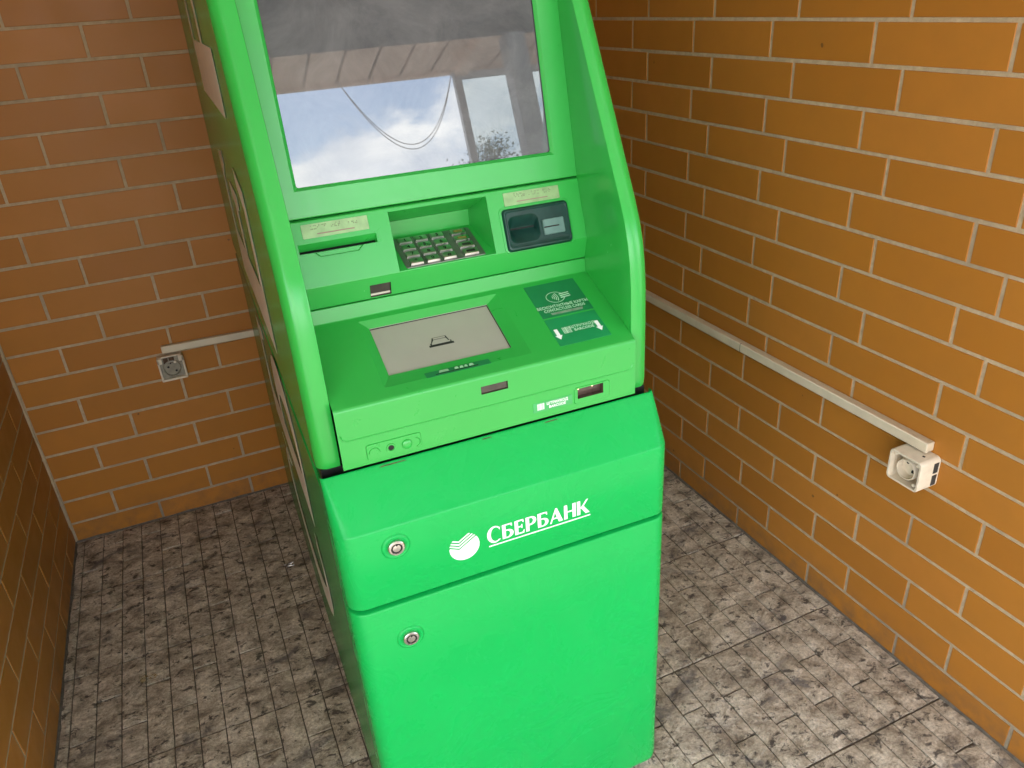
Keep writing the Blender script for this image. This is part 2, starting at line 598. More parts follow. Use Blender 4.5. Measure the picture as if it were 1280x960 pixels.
def tile_mesh(x0, x1, y0, y1, sx0, sy1, alt):
    """one moulded tile: six strips, each broken into a short and a long stone"""
    mb = MB()
    sw = 0.305 / 6
    for k in range(6):
        a, b = sx0 + k * sw + 0.0008, sx0 + (k + 1) * sw - 0.0008
        cut = sy1 - 0.3055 * (1 / 3 if (k + alt) % 2 == 0 else 2 / 3)
        for (lo, hi) in ((sy1 - 0.3055 + 0.0019, cut - 0.0017), (cut + 0.0017, sy1 - 0.0019)):
            aa, bb, l2, h2 = max(a, x0), min(b, x1), max(lo, y0), min(hi, y1)
            if bb - aa < 0.006 or h2 - l2 < 0.008:
                continue
            nx, ny = 4, max(2, int((h2 - l2) / 0.018))
            base = random.uniform(-0.0009, 0.0007)
            vs = []
            for j in range(ny + 1):
                for i in range(nx + 1):
                    x = aa + (bb - aa) * i / nx
                    y = l2 + (h2 - l2) * j / ny
                    edge = i in (0, nx) or j in (0, ny)
                    w = noise.noise((x * 60, y * 60, 3.0)) * 0.0012 + noise.noise((x * 140, y * 140, 9.0)) * 0.0008
                    z = 0.0008 + base + w - (0.0012 if edge else 0)
                    if edge and i == 0: x += random.uniform(0, 0.0010)
                    if edge and i == nx: x -= random.uniform(0, 0.0010)
                    if edge and j == 0: y += random.uniform(0, 0.0010)
                    if edge and j == ny: y -= random.uniform(0, 0.0010)
                    vs.append((x, y, z))
            fs = [(j * (nx + 1) + i, j * (nx + 1) + i + 1, (j + 1) * (nx + 1) + i + 1, (j + 1) * (nx + 1) + i) for j in range(ny) for i in range(nx)]
            mb.add(vs, fs, True)
            per = [i for i in range(nx + 1)] + [(j + 1) * (nx + 1) + nx for j in range(ny)] + \
                  [ny * (nx + 1) + nx - 1 - i for i in range(nx)] + [(ny - 1 - j) * (nx + 1) for j in range(ny - 1)]
            top = [vs[i] for i in per]
            mb.loft([[(x, y, -0.006) for x, y, z in top], top], smooth=False)
    return mb


xs_t = [-1.715 + 0.305 * i for i in range(7)]
ys_t = [0.0395 - 0.3058 * i for i in range(9)]
for i in range(6):
    for j in range(8):
        x0, x1 = max(xs_t[i], XL + 0.002), min(xs_t[i + 1], XR - 0.002)
        y0, y1 = max(ys_t[j + 1], YF + 0.004), min(ys_t[j], YB - 0.002)
        if x1 - x0 < 0.02 or y1 - y0 < 0.02:
            continue
        t = tile_mesh(x0, x1, y0, y1, xs_t[i], ys_t[j], i * 0)
        if t.v:
            t.build('floor_tile', 'stone', floor, sharp=50)

PITCH, ZTOP, JOINT = 0.075, 1.2616, 0.0073
brick_cache = {}


def brick_mesh(w, h):
    key = (round(w, 4), round(h, 4))
    if key in brick_cache:
        return brick_cache[key]
    mb = MB()
    c, d = 0.0011, 0.012
    a, b = w / 2, h / 2

    def ring(e, z):
        return [(-a + e, -z, -b + e), (a - e, -z, -b + e), (a - e, -z, b - e), (-a + e, -z, b - e)]
    mb.loft([ring(0, -d), ring(0, 0.0), ring(0.0004, 0.0006), ring(c, 0.0010)], cap0=True, cap1=True, smooth=False)
    brick_cache[key] = mb.mesh('brick', 'brick', sharp=12)
    return brick_cache[key]


def brick_wall(name, label, length, joints_of, frame, loc, rz, end_joint=0.0):
    """wall running along local +x from 0 to length, its face towards local -y"""
    w = thing(name, label, 'brick wall', loc, rz)
    mb = MB()
    mb.box(frame[0], frame[1], 0.0, 0.12, 0.0, ZC - 0.002)
    mb.build('mortar_bed', 'mortar', w)
    k = 17
    while True:
        ztop = ZTOP - PITCH * (k - 1) - JOINT / 2       # top of course number k-1 counted downwards
        zbot = ZTOP - PITCH * k + JOINT / 2
        zb, zt = max(zbot, 0.003), min(ztop, ZC - 0.004)
        if zb > ZC - 0.03:
            break
        xs = sorted(joints_of(k - 1))
        ed = [end_joint] + [x for x in xs if end_joint + 0.03 < x < length - 0.03] + [length]
        for a, b in zip(ed[:-1], ed[1:]):
            la = a + (JOINT / 2 if a != end_joint else 0.003)
            lb = b - (JOINT / 2 if b != length else 0.0)
            la += random.uniform(-0.0006, 0.0006)
            o = link('brick', brick_mesh(round(lb - la, 3), round(zt - zb, 4)), w)
            o.location = ((la + lb) / 2, -0.0004 + random.uniform(-0.0003, 0.0003), (zb + zt) / 2 + random.uniform(-0.0005, 0.0005))
            o.rotation_euler = (random.uniform(-0.004, 0.004), random.uniform(-0.002, 0.002), random.uniform(-0.0010, 0.0010))
        k -= 1
    return w


def jr(c):     # joints of the wall right of the machine, distance from the corner
    if c >= 14 and c % 2 == 0:
        s, p = 0.577, 0.2625
    elif c >= 11 and c % 2 == 1:
        s, p = 0.425, 0.264
    elif c % 2 == 0:
        s, p = 0.2875, 0.2635
    else:
        s, p = 0.360, 0.263
    s -= p * 2
    return [s + p * i for i in range(14)]


def jb(c):     # joints of the rear wall, distance from the left corner
    s = (-1.559 if c % 2 else -1.449) - XL
    return [s + 0.2625 * i for i in range(-1, 8)]


def jl(c):     # joints of the wall left of the machine, distance from its front end
    s = 0.136 if c % 2 == 0 else 0.272
    return [-YF - (s + 0.2565 * i) for i in range(-1, 10)]


T = 0.0010     # face of the bricks in front of the mortar plane
wr = brick_wall('brick_wall', 'orange brick wall carrying the long pale cable trunking with the open socket at its end',
                -YF, jr, (0.0, -YF), (XR + T, 0, 0), R(-90))
wb = brick_wall('brick_wall', 'orange brick wall behind the green cash machine, with the small grey socket low on it',
                XR - XL, jb, (-0.12, XR - XL + 0.12), (XL, YB + T, 0), 0.0, 0.004)
wl_ = brick_wall('brick_wall', 'bare orange brick wall without any socket, beside the machine\'s lettered flank',
                 -YF, jl, (0.0, -YF), (XL - T, YF, 0), R(90))
# line of dirt gathered where floor and walls meet
for pts in ([(-.001, -.01 - .0290 * i) for i in range(60)], [(XL + .004 + .0285 * i, -.001) for i in range(60)], [(XL + .001, -.01 - .0290 * i) for i in range(60)]):
    mb = MB()
    hor = abs(pts[1][0] - pts[0][0]) > .01
    sg = -1 if (hor or pts[0][0] > -1) else 1
    rings = []
    for (px, py) in pts:
        w = .0045 + .0035 * noise.noise((px * 14, py * 14, 2.0)) + .003 * noise.noise((px * 45, py * 45, 5.0))
        h = .0040 + .003 * noise.noise((px * 20, py * 20, 8.0))
        prof_ = [(0, h), (w * .35, h * .55), (w, .0), (w * 1.2, -.004)]
        rings.append([(px, py + sg * a_, b_) if hor else (px + sg * a_, py, b_) for a_, b_ in prof_])
    mb.loft(rings, closed=False)
    mb.build('dirt_line', 'grime', floor)
# wall end cap next to the corner and the smeared corner joint
mb = MB()
pts = []
for i in range(60):
    z = 0.05 + i * (ZC - 0.06) / 59
    r = 0.0042 + 0.0022 * noise.noise((z * 30, 1.3, 0)) + 0.0012 * noise.noise((z * 90, 7.3, 0))
    pts.append([(0.0005 + r * 1.5 * math.cos(R(a)), -0.0042 - 0.8 * r * math.sin(R(a)) * 1.3, z) for a in (-10, 20, 45, 70, 100)])
mb.loft(pts, closed=False)
mb.build('corner_joint', 'mortar', wb)


# ------------------------------------------------------------------ cash machine
ATM = thing('cash_machine', 'bright green freestanding bank machine with a big screen, keypad and sloping console',
            'cash machine', (-0.857, -1.352, 0.0), R(-1.3))
HW = 0.2528            # half width of the front parts
PA = Plane(.052, .7995, .052, .8835)
PBn = Plane(.052, .8835, .205, .944)
PL_ = Plane(.207, .966, .198, 1.0005)
PK = Plane(.198, 1.0005, .227, 1.0855)
PS = Plane(.2285, 1.0915, .275, 1.329)
PF = Plane(0.0, 0.0, 0.0, 1.0)


def frame_ring(y, z, w, r, depth, n=8):
    """open U outline at height z: left flank, rounded corner, front, rounded corner, right flank"""
    return [(-w, depth, z)] + [(-w + r - r * math.cos(R(a)), y + r - r * math.sin(R(a)), z) for a in [90 * i / n for i in range(n + 1)]] + \
           [(w - r + r * math.sin(R(a)), y + r - r * math.cos(R(a)), z) for a in [90 * i / n for i in range(n + 1)]] + [(w, depth, z)]


# plinth and body
mb = MB()
mb.box(-.232, .232, .03, 1.27, 0.0, .030)
mb.build('plinth', 'black', ATM)
mb = MB()
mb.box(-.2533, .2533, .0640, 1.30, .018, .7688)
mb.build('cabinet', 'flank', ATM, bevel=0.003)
mb = MB()
mb.box(-.2485, .2485, .0700, 1.28, .7680, .7942)
mb.build('gap_shade_filler', 'black', ATM)  # added black filler, painting the shade of the seam under the console
mb = MB()
mb.box(-.222, .222, .330, 1.295, .7985, 1.60)
mb.build('rear_housing', 'green', ATM, bevel=0.003)

# lower door, rounded upright edges
RC = 0.025
mb = MB()
door_z = [(.016, .012), (.018, .0065), (.024, .002), (.034, 0.0), (.5895, 0.0), (.5918, .0008), (.5928, .0024), (.593, .016)]
rings = []
for z, e in door_z:
    rings.append(frame_ring(e, z, HW + .0015 - e * .35, RC, .0650))
mb.loft(rings, closed=False)
door = mb.build('lower_door', 'green', ATM, sharp=60)

# upper fascia with the sloping shoulder
mb = MB()
prof = [(.016, .6004), (.0024, .6005), (.0008, .6014), (0, .6035), (0, .7225), (.0007, .7248), (.0024, .7268)]
for i in range(1, 9):
    f = i / 8
    prof.append((.0024 + f * .0476, .7268 + f * .0638 + .0010 * math.sin(math.pi * f)))
prof += [(.0512, .7915), (.0526, .7918), (.0534, .7908), (.0536, .7700), (.085, .7692)]
rings = []
for y, z in prof:
    f = min(1.0, max(0.0, (z - .7265) / .066))
    rc = RC * (1 - f) + .006 * f
    rings.append(frame_ring(y, z, HW + .0015 - .0012 * f, rc, max(.0650, y + rc + .001)))
mb.loft(rings, closed=False)
fas = mb.build('upper_fascia', 'green', ATM, sharp=38)


def lock(cx, cz, parent):
    g = MB()
    rev(g, PF, cx, cz, [(.0205, -.0002), (.0190, .0018), (.0172, .0028), (.0155, .0026), (.0128, .0008), (.0114, .0010)], cap=False)
    b = g.build('lock_surround', 'green', parent, sharp=70)
    g = MB()
    rev(g, PF, cx, cz, [(.0116, .0), (.0115, .0048), (.0104, .0058), (.0080, .0059), (.0078, .0044), (.0056, .0044), (.0055, .0056), (.0040, .0058)])
    g.build('lock', 'brass', parent, sharp=40)
    g = MB()
    rev(g, PF, cx, cz, [(.0078, .0047), (.0056, .0047)], cap=False)
    disc(g, PF, cx + .0004, cz + .0052, .0013, .004, .0062)
    g.build('keyhole', 'hole', parent)


lock(-.1785, .6925, fas)
lock(-.1780, .5290, door)

# emblem and lettering on the fascia
mb = MB()
ex, ez, er = -.0838, .6572, .0224


def chev(x):
    return 0.16 - (x + 1) * 0.45 if x < -.35 else -0.13 + (x + .35) * 0.60


def band(lo, hi, x0, x1):
    n = 60
    for i in range(n):
        xa, xb = x0 + (x1 - x0) * i / n, x0 + (x1 - x0) * (i + 1) / n
        q = []
        for x in (xa, xb):
            c = math.sqrt(max(0, 1 - x * x))
            l = -c if lo is None else max(-c, chev(x) + lo)
            h = min(c, chev(x) + hi)
            q.append((x, l, h))
        if q[0][2] - q[0][1] > 0.002 or q[1][2] - q[1][1] > 0.002:
            h0, h1 = max(q[0][1], q[0][2]), max(q[1][1], q[1][2])
            mb.quad(*[PF(ex + x * er, ez + y * er, .0006) for x, y in ((q[0][0], q[0][1]), (q[1][0], q[1][1]), (q[1][0], h1), (q[0][0], h0))])


band(None, 0.0, -1, 1)
for i in range(3):
    band(.105 + i * .22, .215 + i * .22, -.98 + .05 * i, .93 - .11 * i)
mb.build('emblem', 'vinyl', fas, fix=False)
x = 0.0
adv = []
for ch in 'СБЕРБАНК':
    adv.append((ch, x))
    x += GL[ch][0] + 0.085
tot = x - .085
cap = .0245
sx = .163 / tot
for ch, gx in adv:
    k = 1.12 if ch == 'С' else 1.0
    m4 = PF.matrix() @ Matrix.Translation((-.0495 + gx * sx, .6490 - (k - 1) * cap * .3, .0006)) @ Matrix.Diagonal((sx, cap * k, 1, 1))
    link('letter', glyph_mesh(ch, m4, 'vinyl'), fas)
mb = MB()
plate(mb, PF, [(-.0478, .6425), (.1150, .6425), (.1150, .6443), (-.0478, .6443)], 0, .0006, 0.0001)
mb.build('underline', 'vinyl', fas)

# side panels: shaped shields left and right of the fascia
edge = [(.066, .7938), (.0655, .81), (.0655, .90), (.067, .955), (.071, .992), (.0768, 1.020), (.0855, 1.047), (.0970, 1.072), (.1095, 1.096),
        (.1405, 1.155), (.1855, 1.240), (.2305, 1.327), (.278, 1.42), (.330, 1.52), (.352, 1.56), (.380, 1.585), (.42, 1.60)]


def shield(sgn):
    mb = MB()
    n = len(edge)
    nor = []
    for i in range(n):
        a, b = edge[max(0, i - 1)], edge[min(n - 1, i + 1)]
        dy, dz = b[0] - a[0], b[1] - a[1]
        l = math.hypot(dy, dz)
        nor.append((dz / l, -dy / l))
    ro, wi, wo = .017, .2215, HW + .0008
    sec = [(wi, .030), (wi, .0025), (wi + .0006, .0008), (wi + .0022, 0.0)] + \
          [(wo - ro + ro * math.sin(R(a)), ro - ro * math.cos(R(a))) for a in (0, 15, 30, 45, 60, 75, 90)] + [(wo, .030)]
    rings = []
    for (y, z), (ny, nz_) in zip(edge, nor):
        if z < .805: ny, nz_ = 1.0, 0.0
        rings.append([(sgn * x, y + ny * d, z + nz_ * d) for x, d in sec])
    # bottom lip rounded
    y, z = edge[0]
    low = [(sgn * x, y + .005 + d, z) for x, d in sec]
    rings[0] = [(sgn * x, y + .0015 + d, z + .0018) for x, d in sec]
    mb.loft([low] + rings, closed=False)
    for idx in (0, -1):
        loop = [r[idx] for r in rings] + [(rings[0][idx][0], 1.30, edge[-1][1]), (rings[0][idx][0], 1.30, .7938), low[idx]]
        mb.add(loop, [tuple(range(len(loop)))], False)
    inn, out = sgn * wi, sgn * wo
    for (a, b) in (((1.30, .7938), (1.30, edge[-1][1])), ((1.30, edge[-1][1]), (rings[-1][0][1], rings[-1][0][2])), ((low[0][1], .7938), (1.30, .7938))):
        mb.quad((inn, *a), (out, *a), (out, *b), (inn, *b))
    return mb.build('side_panel', 'panel', ATM, sharp=32)


left_panel = shield(-1)
right_panel = shield(1)
left_panel['label'] = 'left side panel with huge pale letters running up its flank'
# huge letters running up the left flank
for ch, z0, z1 in (('С', .205, .455), ('Б', .505, .775), ('Е', .850, 1.125), ('Р', 1.210, 1.490)):
    wd = GL[ch][0]
    m4 = Matrix(((0, 0, -1, -HW - .0022), (0, .50, 0, .360), ((z1 - z0) / wd, 0, 0, z0), (0, 0, 0, 1)))
    link('letter', glyph_mesh(ch, m4, 'ivory'), left_panel if z0 > .8 else ATM)


def fascia_strip(mb, pts, radii, x0, x1, holes):
    """profile extruded across the machine, rounded at its bends, with rectangular openings"""
    n = len(pts)
    trims = [0.0] * n
    arcs = {}
    for i in range(1, n - 1):
        a, p, b = Vector(pts[i - 1]), Vector(pts[i]), Vector(pts[i + 1])
        d1, d2 = (a - p).normalized(), (b - p).normalized()
        ang = d1.angle(d2)
        r = radii[i]
        if r <= 0:
            continue
        t = r / math.tan(ang / 2)
        trims[i] = t
        c = p + (d1 + d2).normalized() * (r / math.sin(ang / 2))
        s, e = p + d1 * t - c, p + d2 * t - c
        tot_a = math.atan2(s.x * e.y - s.y * e.x, s.dot(e))
        out = []
        for k in range(6):
            q = tot_a * k / 5
            out.append(c + Vector((s.x * math.cos(q) - s.y * math.sin(q), s.x * math.sin(q) + s.y * math.cos(q))))
        arcs[i] = out
    for i in range(n - 1):
        P = Plane(*pts[i], *pts[i + 1])
        u0, u1 = trims[i], P.L - trims[i + 1]
        hs = holes.get(i, [])
        xs = sorted({x0, x1, *[h[0] for h in hs], *[h[1] for h in hs]})
        us = sorted({u0, u1, *[h[2] for h in hs], *[h[3] for h in hs]})
        for a, b in zip(xs[:-1], xs[1:]):
            for c, d in zip(us[:-1], us[1:]):
                m, q = (a + b) / 2, (c + d) / 2
                if any(h[0] < m < h[1] and h[2] < q < h[3] for h in hs):
                    continue
                mb.quad(P(a, c), P(b, c), P(b, d), P(a, d), True)
    for pa in arcs.values():
        mb.loft([[(x0, p.x, p.y), (x1, p.x, p.y)] for p in pa], closed=False)


def recess(mb, P, o, i, d, floor_=True, d0=0.0):
    ro = [P(o[0], o[2], d0), P(o[1], o[2], d0), P(o[1], o[3], d0), P(o[0], o[3], d0)]
    ri = [P(i[0], i[2], d), P(i[1], i[2], d), P(i[1], i[3], d), P(i[0], i[3], d)]
    mb.loft([ro, ri], smooth=False, cap1=floor_)


XI = .2212
# console: apron, rounded nose, sloping top
H_TRAY = (-.1475, .0650, .0215, .1545)
H_IR = (-.0214, .0182, .0575, .0695)
H_BAR = (.1245, .1665, .0128, .0290)
mb = MB()
fascia_strip(mb, [(.066, .7945), (.0521, .7955), (.052, .8835), (.205, .944), (.207, .9650), (.235, .9655)], [0, .0006, .0060, .0030, .0015, 0], -XI, XI,
             {1: [(h[0], h[1], h[2] + .004, h[3] + .004) for h in (H_IR, H_BAR)], 2: [H_TRAY]})
console = mb.build('console', 'moulding', ATM, fix=False, sharp=45)
mb = MB()
recess(mb, PBn, H_TRAY, (-.1340, .0455, .0480, .1435), -.0075, False)
mb.build('tray_surround', 'moulding', console, fix=False, bevel=0)
mb = MB()
recess(mb, PBn, (-.1342, .0457, .0478, .1437), (-.1342, .0457, .0478, .1437), -.0095, True, -.0072)
mb.build('note_tray', 'tray', console, fix=False)
mb = MB()
for a in ((-.1342, .0457, .1425, .1437), (.0447, .0457, .0478, .1437)):
    plate(mb, PBn, [(a[0], a[2]), (a[1], a[2]), (a[1], a[3]), (a[0], a[3])], -.0094, -.0088, .0001)
mb.build('tray_gap', 'hole', console)
# note icon on the tray shutter
g = MB()
DT = -.0094
iq = lambda pts, d: plate(g, PBn, pts, d, d + .0004, .0001)
iq([(-.0640, .0835), (-.0275, .0835), (-.0275, .0870), (-.0300, .0870), (-.0300, .0905), (-.0325, .0905), (-.0350, .1010), (-.0555, .1010), (-.0600, .0905), (-.0615, .0905), (-.0615, .0870), (-.0640, .0870)], DT)
g.build('note_icon', 'black', console)
g = MB()
iq([(-.0592, .0874), (-.0322, .0874), (-.0322, .0898), (-.0346, .0902), (-.0364, .0960), (-.0548, .0960), (-.0590, .0898)], DT + .0005)
iq([(-.0545, .0972), (-.0368, .0972), (-.0364, .0998), (-.0546, .0998)], DT + .0005)
g.build('note_icon_face', 'tray', console)
g = MB()
plate(g, PBn, [(-.0895, .0205), (.0035, .0205), (.0035, .0325), (-.0895, .0325)], -.006, .00045, .0001)
# the strip lies on the sloping lower rim of the tray opening
for p in range(len(g.v)):
    x_, y_, z_ = g.v[p]
    u = (y_ - PBn.o[0]) * PBn.t[0] + (z_ - PBn.o[1]) * PBn.t[1]
    dd = (y_ - PBn.o[0]) * PBn.n[0] + (z_ - PBn.o[1]) * PBn.n[1]
    g.v[p] = PBn(x_, u, dd - max(0, (u - .0215)) * .0075 / .0265)
g.build('tray_label', 'sticker', console)
g = MB()
for a, b, u0, u1 in ((-.0760, -.0150, .0228, .0238),):
    plate(g, PBn, [(a, u0), (b, u0), (b, u1), (a, u1)], .0002, .0004, .00005)
g.build('label_rule', 'hole', console)
g = MB()
for a, b in ((-.0700, -.0560), (-.0480, -.0420), (-.0405, -.0350), (-.0335, -.0290), (-.0270, -.0200)):
    plate(g, PBn, [(a, .0262), (b, .0262), (b - .001, .0300), (a + .001, .0300)], -.0014, -.0006, .0001)
g.build('worn_print', 'printdim', console)
# smoked sensor window in the apron nose
mb = MB()
recess(mb, PA, H_IR, (H_IR[0] + .001, H_IR[1] - .001, H_IR[2] + .001, H_IR[3] - .001), -.0025)
mb.build('sensor_window', 'smoke', console, fix=False)
# raised panel over the apron
g = MB()
plate(g, PA, rrect(-.2195, -.0214 - .0022, .0370, .0800, .009), -.0005, .0011, .0009)
plate(g, PA, rrect(.0182 + .0022, .2185, .0370, .0800, .009), -.0005, .0011, .0009)
g.v, g.f, g.s = [], [], []
for a in range(2):
    off = .0011
    r_o = [PA(x_, u_, -.0004) for x_, u_ in arc(-.2080, .0480, .0110, .0110, 180, 270, 8) + arc(.2070, .0480, .0110, .0110, 270, 360, 8)]
    r_i = [PA(x_, u_, .0013) for x_, u_ in arc(-.2080, .0480, .0098, .0098, 180, 270, 8) + arc(.2070, .0480, .0098, .0098, 270, 360, 8)]
    r_n = [PA(x_, u_, -.0004) for x_, u_ in arc(-.2080, .0480, .0080, .0080, 180, 270, 8) + arc(.2070, .0480, .0080, .0080, 270, 360, 8)]
g.loft([r_o, r_i, r_n], closed=False)
g.build('apron_bead', 'moulding', console)
# camera strip bottom left
g = MB()
plate(g, PA, rrect(-.1880, -.1125, .0030, .0255, .0035), -.001, .0014, .0008)
cs = g.build('camera_strip', 'moulding', console)
g = MB()
rev(g, PA, -.1550, .0135, [(.0068, .0012), (.0062, .0024), (.0046, .0024), (.0040, .0008)])
g.build('lens_ring', 'moulding', console)
g = MB()
rev(g, PA, -.1550, .0135, [(.0041, .0006), (.0039, .0014), (.0020, .0017)])
g.build('camera_lens', 'hole', console)
g = MB()
rev(g, PA, -.1330, .0132, [(.0074, .0013), (.0066, .0034), (.0050, .0046), (.0026, .0052)])
g.build('round_button', 'moulding', console)
for (cx, r, a0, a1) in ((-.1775, .0078, 0, 180), (-.1215, .0075, -80, 80)):
    g = MB()
    ro = [PA(x_, u_, .0013) for x_, u_ in arc(cx, .0125, r, r, a0, a1, 16)]
    rm = [PA(x_, u_, .0024) for x_, u_ in arc(cx, .0125, r - .0007, r - .0007, a0, a1, 16)]
    ri = [PA(x_, u_, .0013) for x_, u_ in arc(cx, .0125, r - .0014, r - .0014, a0, a1, 16)]
    g.loft([ro, rm, ri], closed=False)
    g.build('moulded_ring', 'moulding', console)
# barcode reader window
g = MB()
fr = rrect(.1190, .1775, .0045, .0315, .004)
ho = [(H_BAR[1], H_BAR[2])] * 6 + [(H_BAR[1], H_BAR[3])] * 6 + [(H_BAR[0], H_BAR[3])] * 6 + [(H_BAR[0], H_BAR[2])] * 6
g.loft([[PA(*p, 0) for p in fr], [PA(*p, .0012) for p in rrect(.1200, .1765, .0054, .0306, .0035)],
        [PA(*p, .0012) for p in ho]], smooth=False)
g.build('scanner_frame', 'moulding', console)
g = MB()
recess(g, PA, H_BAR, (H_BAR[0], H_BAR[1], H_BAR[2], H_BAR[3]), -.008, True, .0012)
g.build('scanner_window', 'window', console, fix=False)
for cx in (.1295, .1525):
    g = MB()
    disc(g, PA, cx, .0248, .0016, -.008, -.0066, 12)
    g.build('scanner_light', 'led', console)
g = MB()
plate(g, PA, rrect(.0540, .1160, .0075, .0225, .0006, 2), 0, .0004, .0001)
g.build('barcode_label', 'labelclear', console)


def bars(P, x0, x1, u0, u1, d, mat, parent, name='barcode_mark'):
    g_ = MB()
    w = (x1 - x0)
    for a, b in ((0, .08), (.16, .24), (.32, .55), (.62, .70), (.78, .84), (.90, 1.0)):
        plate(g_, P, [(x0 + a * w, u0), (x0 + b * w, u0), (x0 + b * w, u1), (x0 + a * w, u1)], d, d + .0003, .00005)
    return g_.build(name, mat, parent)


bars(PA, .0605, .0710, .0105, .0205, .0004, 'vinyl', console)
text('ШТРИХКОД', .0058, PA, .0920, .0160, .0006, 'vinyl', console, bold=.00012)
text('BARCODE', .0058, PA, .0920, .0103, .0006, 'vinyl', console, bold=.00012)
# two stickers on the sloping top
g = MB()
plate(g, PBn, rrect(.1095, .1935, .0808, .1545, .0008, 2), 0, .0005, .0001)
g.build('sticker', 'sticker', console)['label'] = 'dark green contactless sticker'
g = MB()
plate(g, PBn, rrect(.1095, .1925, .0209, .0775, .0008, 2), 0, .0005, .0001)
g.build('sticker', 'sticker2', console)['label'] = 'green barcode sticker with two arrows'
text('БЕСКОНТАКТНЫЕ КАРТЫ', .0077, PBn, .1512, .0995, .0006, 'print', console, sx=.86, bold=.0001)
text('CONTACTLESS CARDS', .0077, PBn, .1512, .0920, .0006, 'print', console, sx=.86, bold=.0001)
g = MB()
plate(g, PBn, [(.1265, .0845), (.1770, .0845), (.1785, .0895), (.1255, .0890)], .0005, .0007, .0001)
g.build('rubbed_patch', 'greyprint', console)
g = MB()
el0 = arc(.1475, .1205, .0150, .0120, 20, 345, 30)
el1 = arc(.1475, .1205, .0140, .0110, 20, 345, 30)
g.loft([[PBn(*p, .0008) for p in el0], [PBn(*p, .0008) for p in el1]], closed=False)
for i in range(4):
    r = .0032 + .0028 * i
    a = arc(.1395, .1205, r, r * 1.15, -38, 38, 8)
    b = arc(.1395, .1205, r + .0011, (r + .0011) * 1.15, -38, 38, 8)
    g.loft([[PBn(*p, .0008) for p in a], [PBn(*p, .0008) for p in b]], closed=False)
for u in (.1165, .1205, .1245):       # the hand that holds the card
    plate(g, PBn, [(.1555, u), (.1720, u + .0015), (.1722, u + .0028), (.1560, u + .0022)], .0005, .0008, .0001)
g.build('contactless_mark', 'print', console)
for ax, uu in ((.1168, .0335), (.1832, .0335)):
    g = MB()
    plate(g, PBn, [(ax, uu), (ax + .0055, uu + .0082), (ax + .0028, uu + .0082), (ax + .0028, uu + .0215), (ax - .0028, uu + .0215), (ax - .0028, uu + .0082), (ax - .0055, uu + .0082)], .0005, .0008, .0001)
    g.build('arrow_mark', 'vinyl', console)
bars(PBn, .1270, .1395, .0430, .0555, .0005, 'print', console)
text('ШТРИХКОД', .0070, PBn, .1600, .0508, .0006, 'print', console, bold=.0001)
text('BARCODE', .0070, PBn, .1600, .0440, .0006, 'print', console, bold=.0001)
# rust under the apron
for x_, w_ in ((-.150, .014), (.080, .012), (-.165, .010), (-.02, .008)):
    g = MB()
    plate(g, Plane(.0460, .7868, .0510, .7903), [(x_ - w_, .0030), (x_ + w_ * .9, .0035), (x_ + w_ * .7, .0055), (x_ - w_ * .4, .0058)], 0, .0006, .0002)
    g.build('rust_spot', 'rust', fas)

# middle panel: lip, keypad face, joint, screen frame
H_KEY = (-.0770, .0705, .0010, .0845)
H_SLOT = (-.2072, -.0990, .0465, .0595)
H_SENS = (-.1218, -.0912, .0020, .0220)
mb = MB()
fascia_strip(mb, [(.236, .9665), (.2066, .9668), (.198, 1.0005), (.227, 1.0855), (.2350, 1.0865)], [0, .0012, .0020, .0022, 0], -XI, XI,
             {1: [H_SENS], 2: [H_SLOT, H_KEY, (.0915, .1950, .0020, .0590)]})
mid = mb.build('keypad_panel', 'moulding', ATM, fix=False, sharp=45)
mb = MB()
recess(mb, Plane(.2066, .9668, .198, 1.0005), H_SENS, (H_SENS[0] + .0008, H_SENS[1] - .0008, H_SENS[2] + .0006, H_SENS[3] - .0008), -.004)
mb.build('sensor_window', 'smoke', mid, fix=False)
g = MB()
plate(g, Plane(.2066, .9668, .198, 1.0005), [(-.1205, .0028), (-.0925, .0028), (-.0925, .0056), (-.1205, .0056)], -.004, -.0030, .0002)
g.build('sensor_ledge', 'ivory', mid)
# keypad niche: sloping tray, rear wall, roof, two cheeks
yk0, zk0 = PK(0, H_KEY[2])[1:]
yk1, zk1 = PK(0, H_KEY[3])[1:]
PT = Plane(yk0, zk0, .283, 1.0270)
xb0, xb1 = -.0690, .0615
mb = MB()
A0, A1 = (H_KEY[0], yk0, zk0), (H_KEY[1], yk0, zk0)
B0, B1 = (xb0, .283, 1.0270), (xb1, .283, 1.0270)
D0, D1 = (xb0, .283, 1.0510), (xb1, .283, 1.0510)
E0, E1 = (H_KEY[0], yk1, zk1), (H_KEY[1], yk1, zk1)
for q in ((A0, A1, B1, B0), (B0, B1, D1, D0), (D0, D1, E1, E0), (A1, E1, D1, B1), (A0, B0, D0, E0)):
    mb.quad(*q)
mb.build('keypad_niche', 'moulding', mid, fix=False)
mb = MB()
g = rrect(-.0655, .0560, .0030, .0815, .003)
plate(mb, PT, g, 0, .0010, .0005)
keypad = mb.build('keypad', 'keytray', ATM)
cols = [(-.0582, -.0378), (-.0332, -.0133), (-.0082, .0120), (.0236, .0470)]
digits = ['*0#', '789', '456', '123']
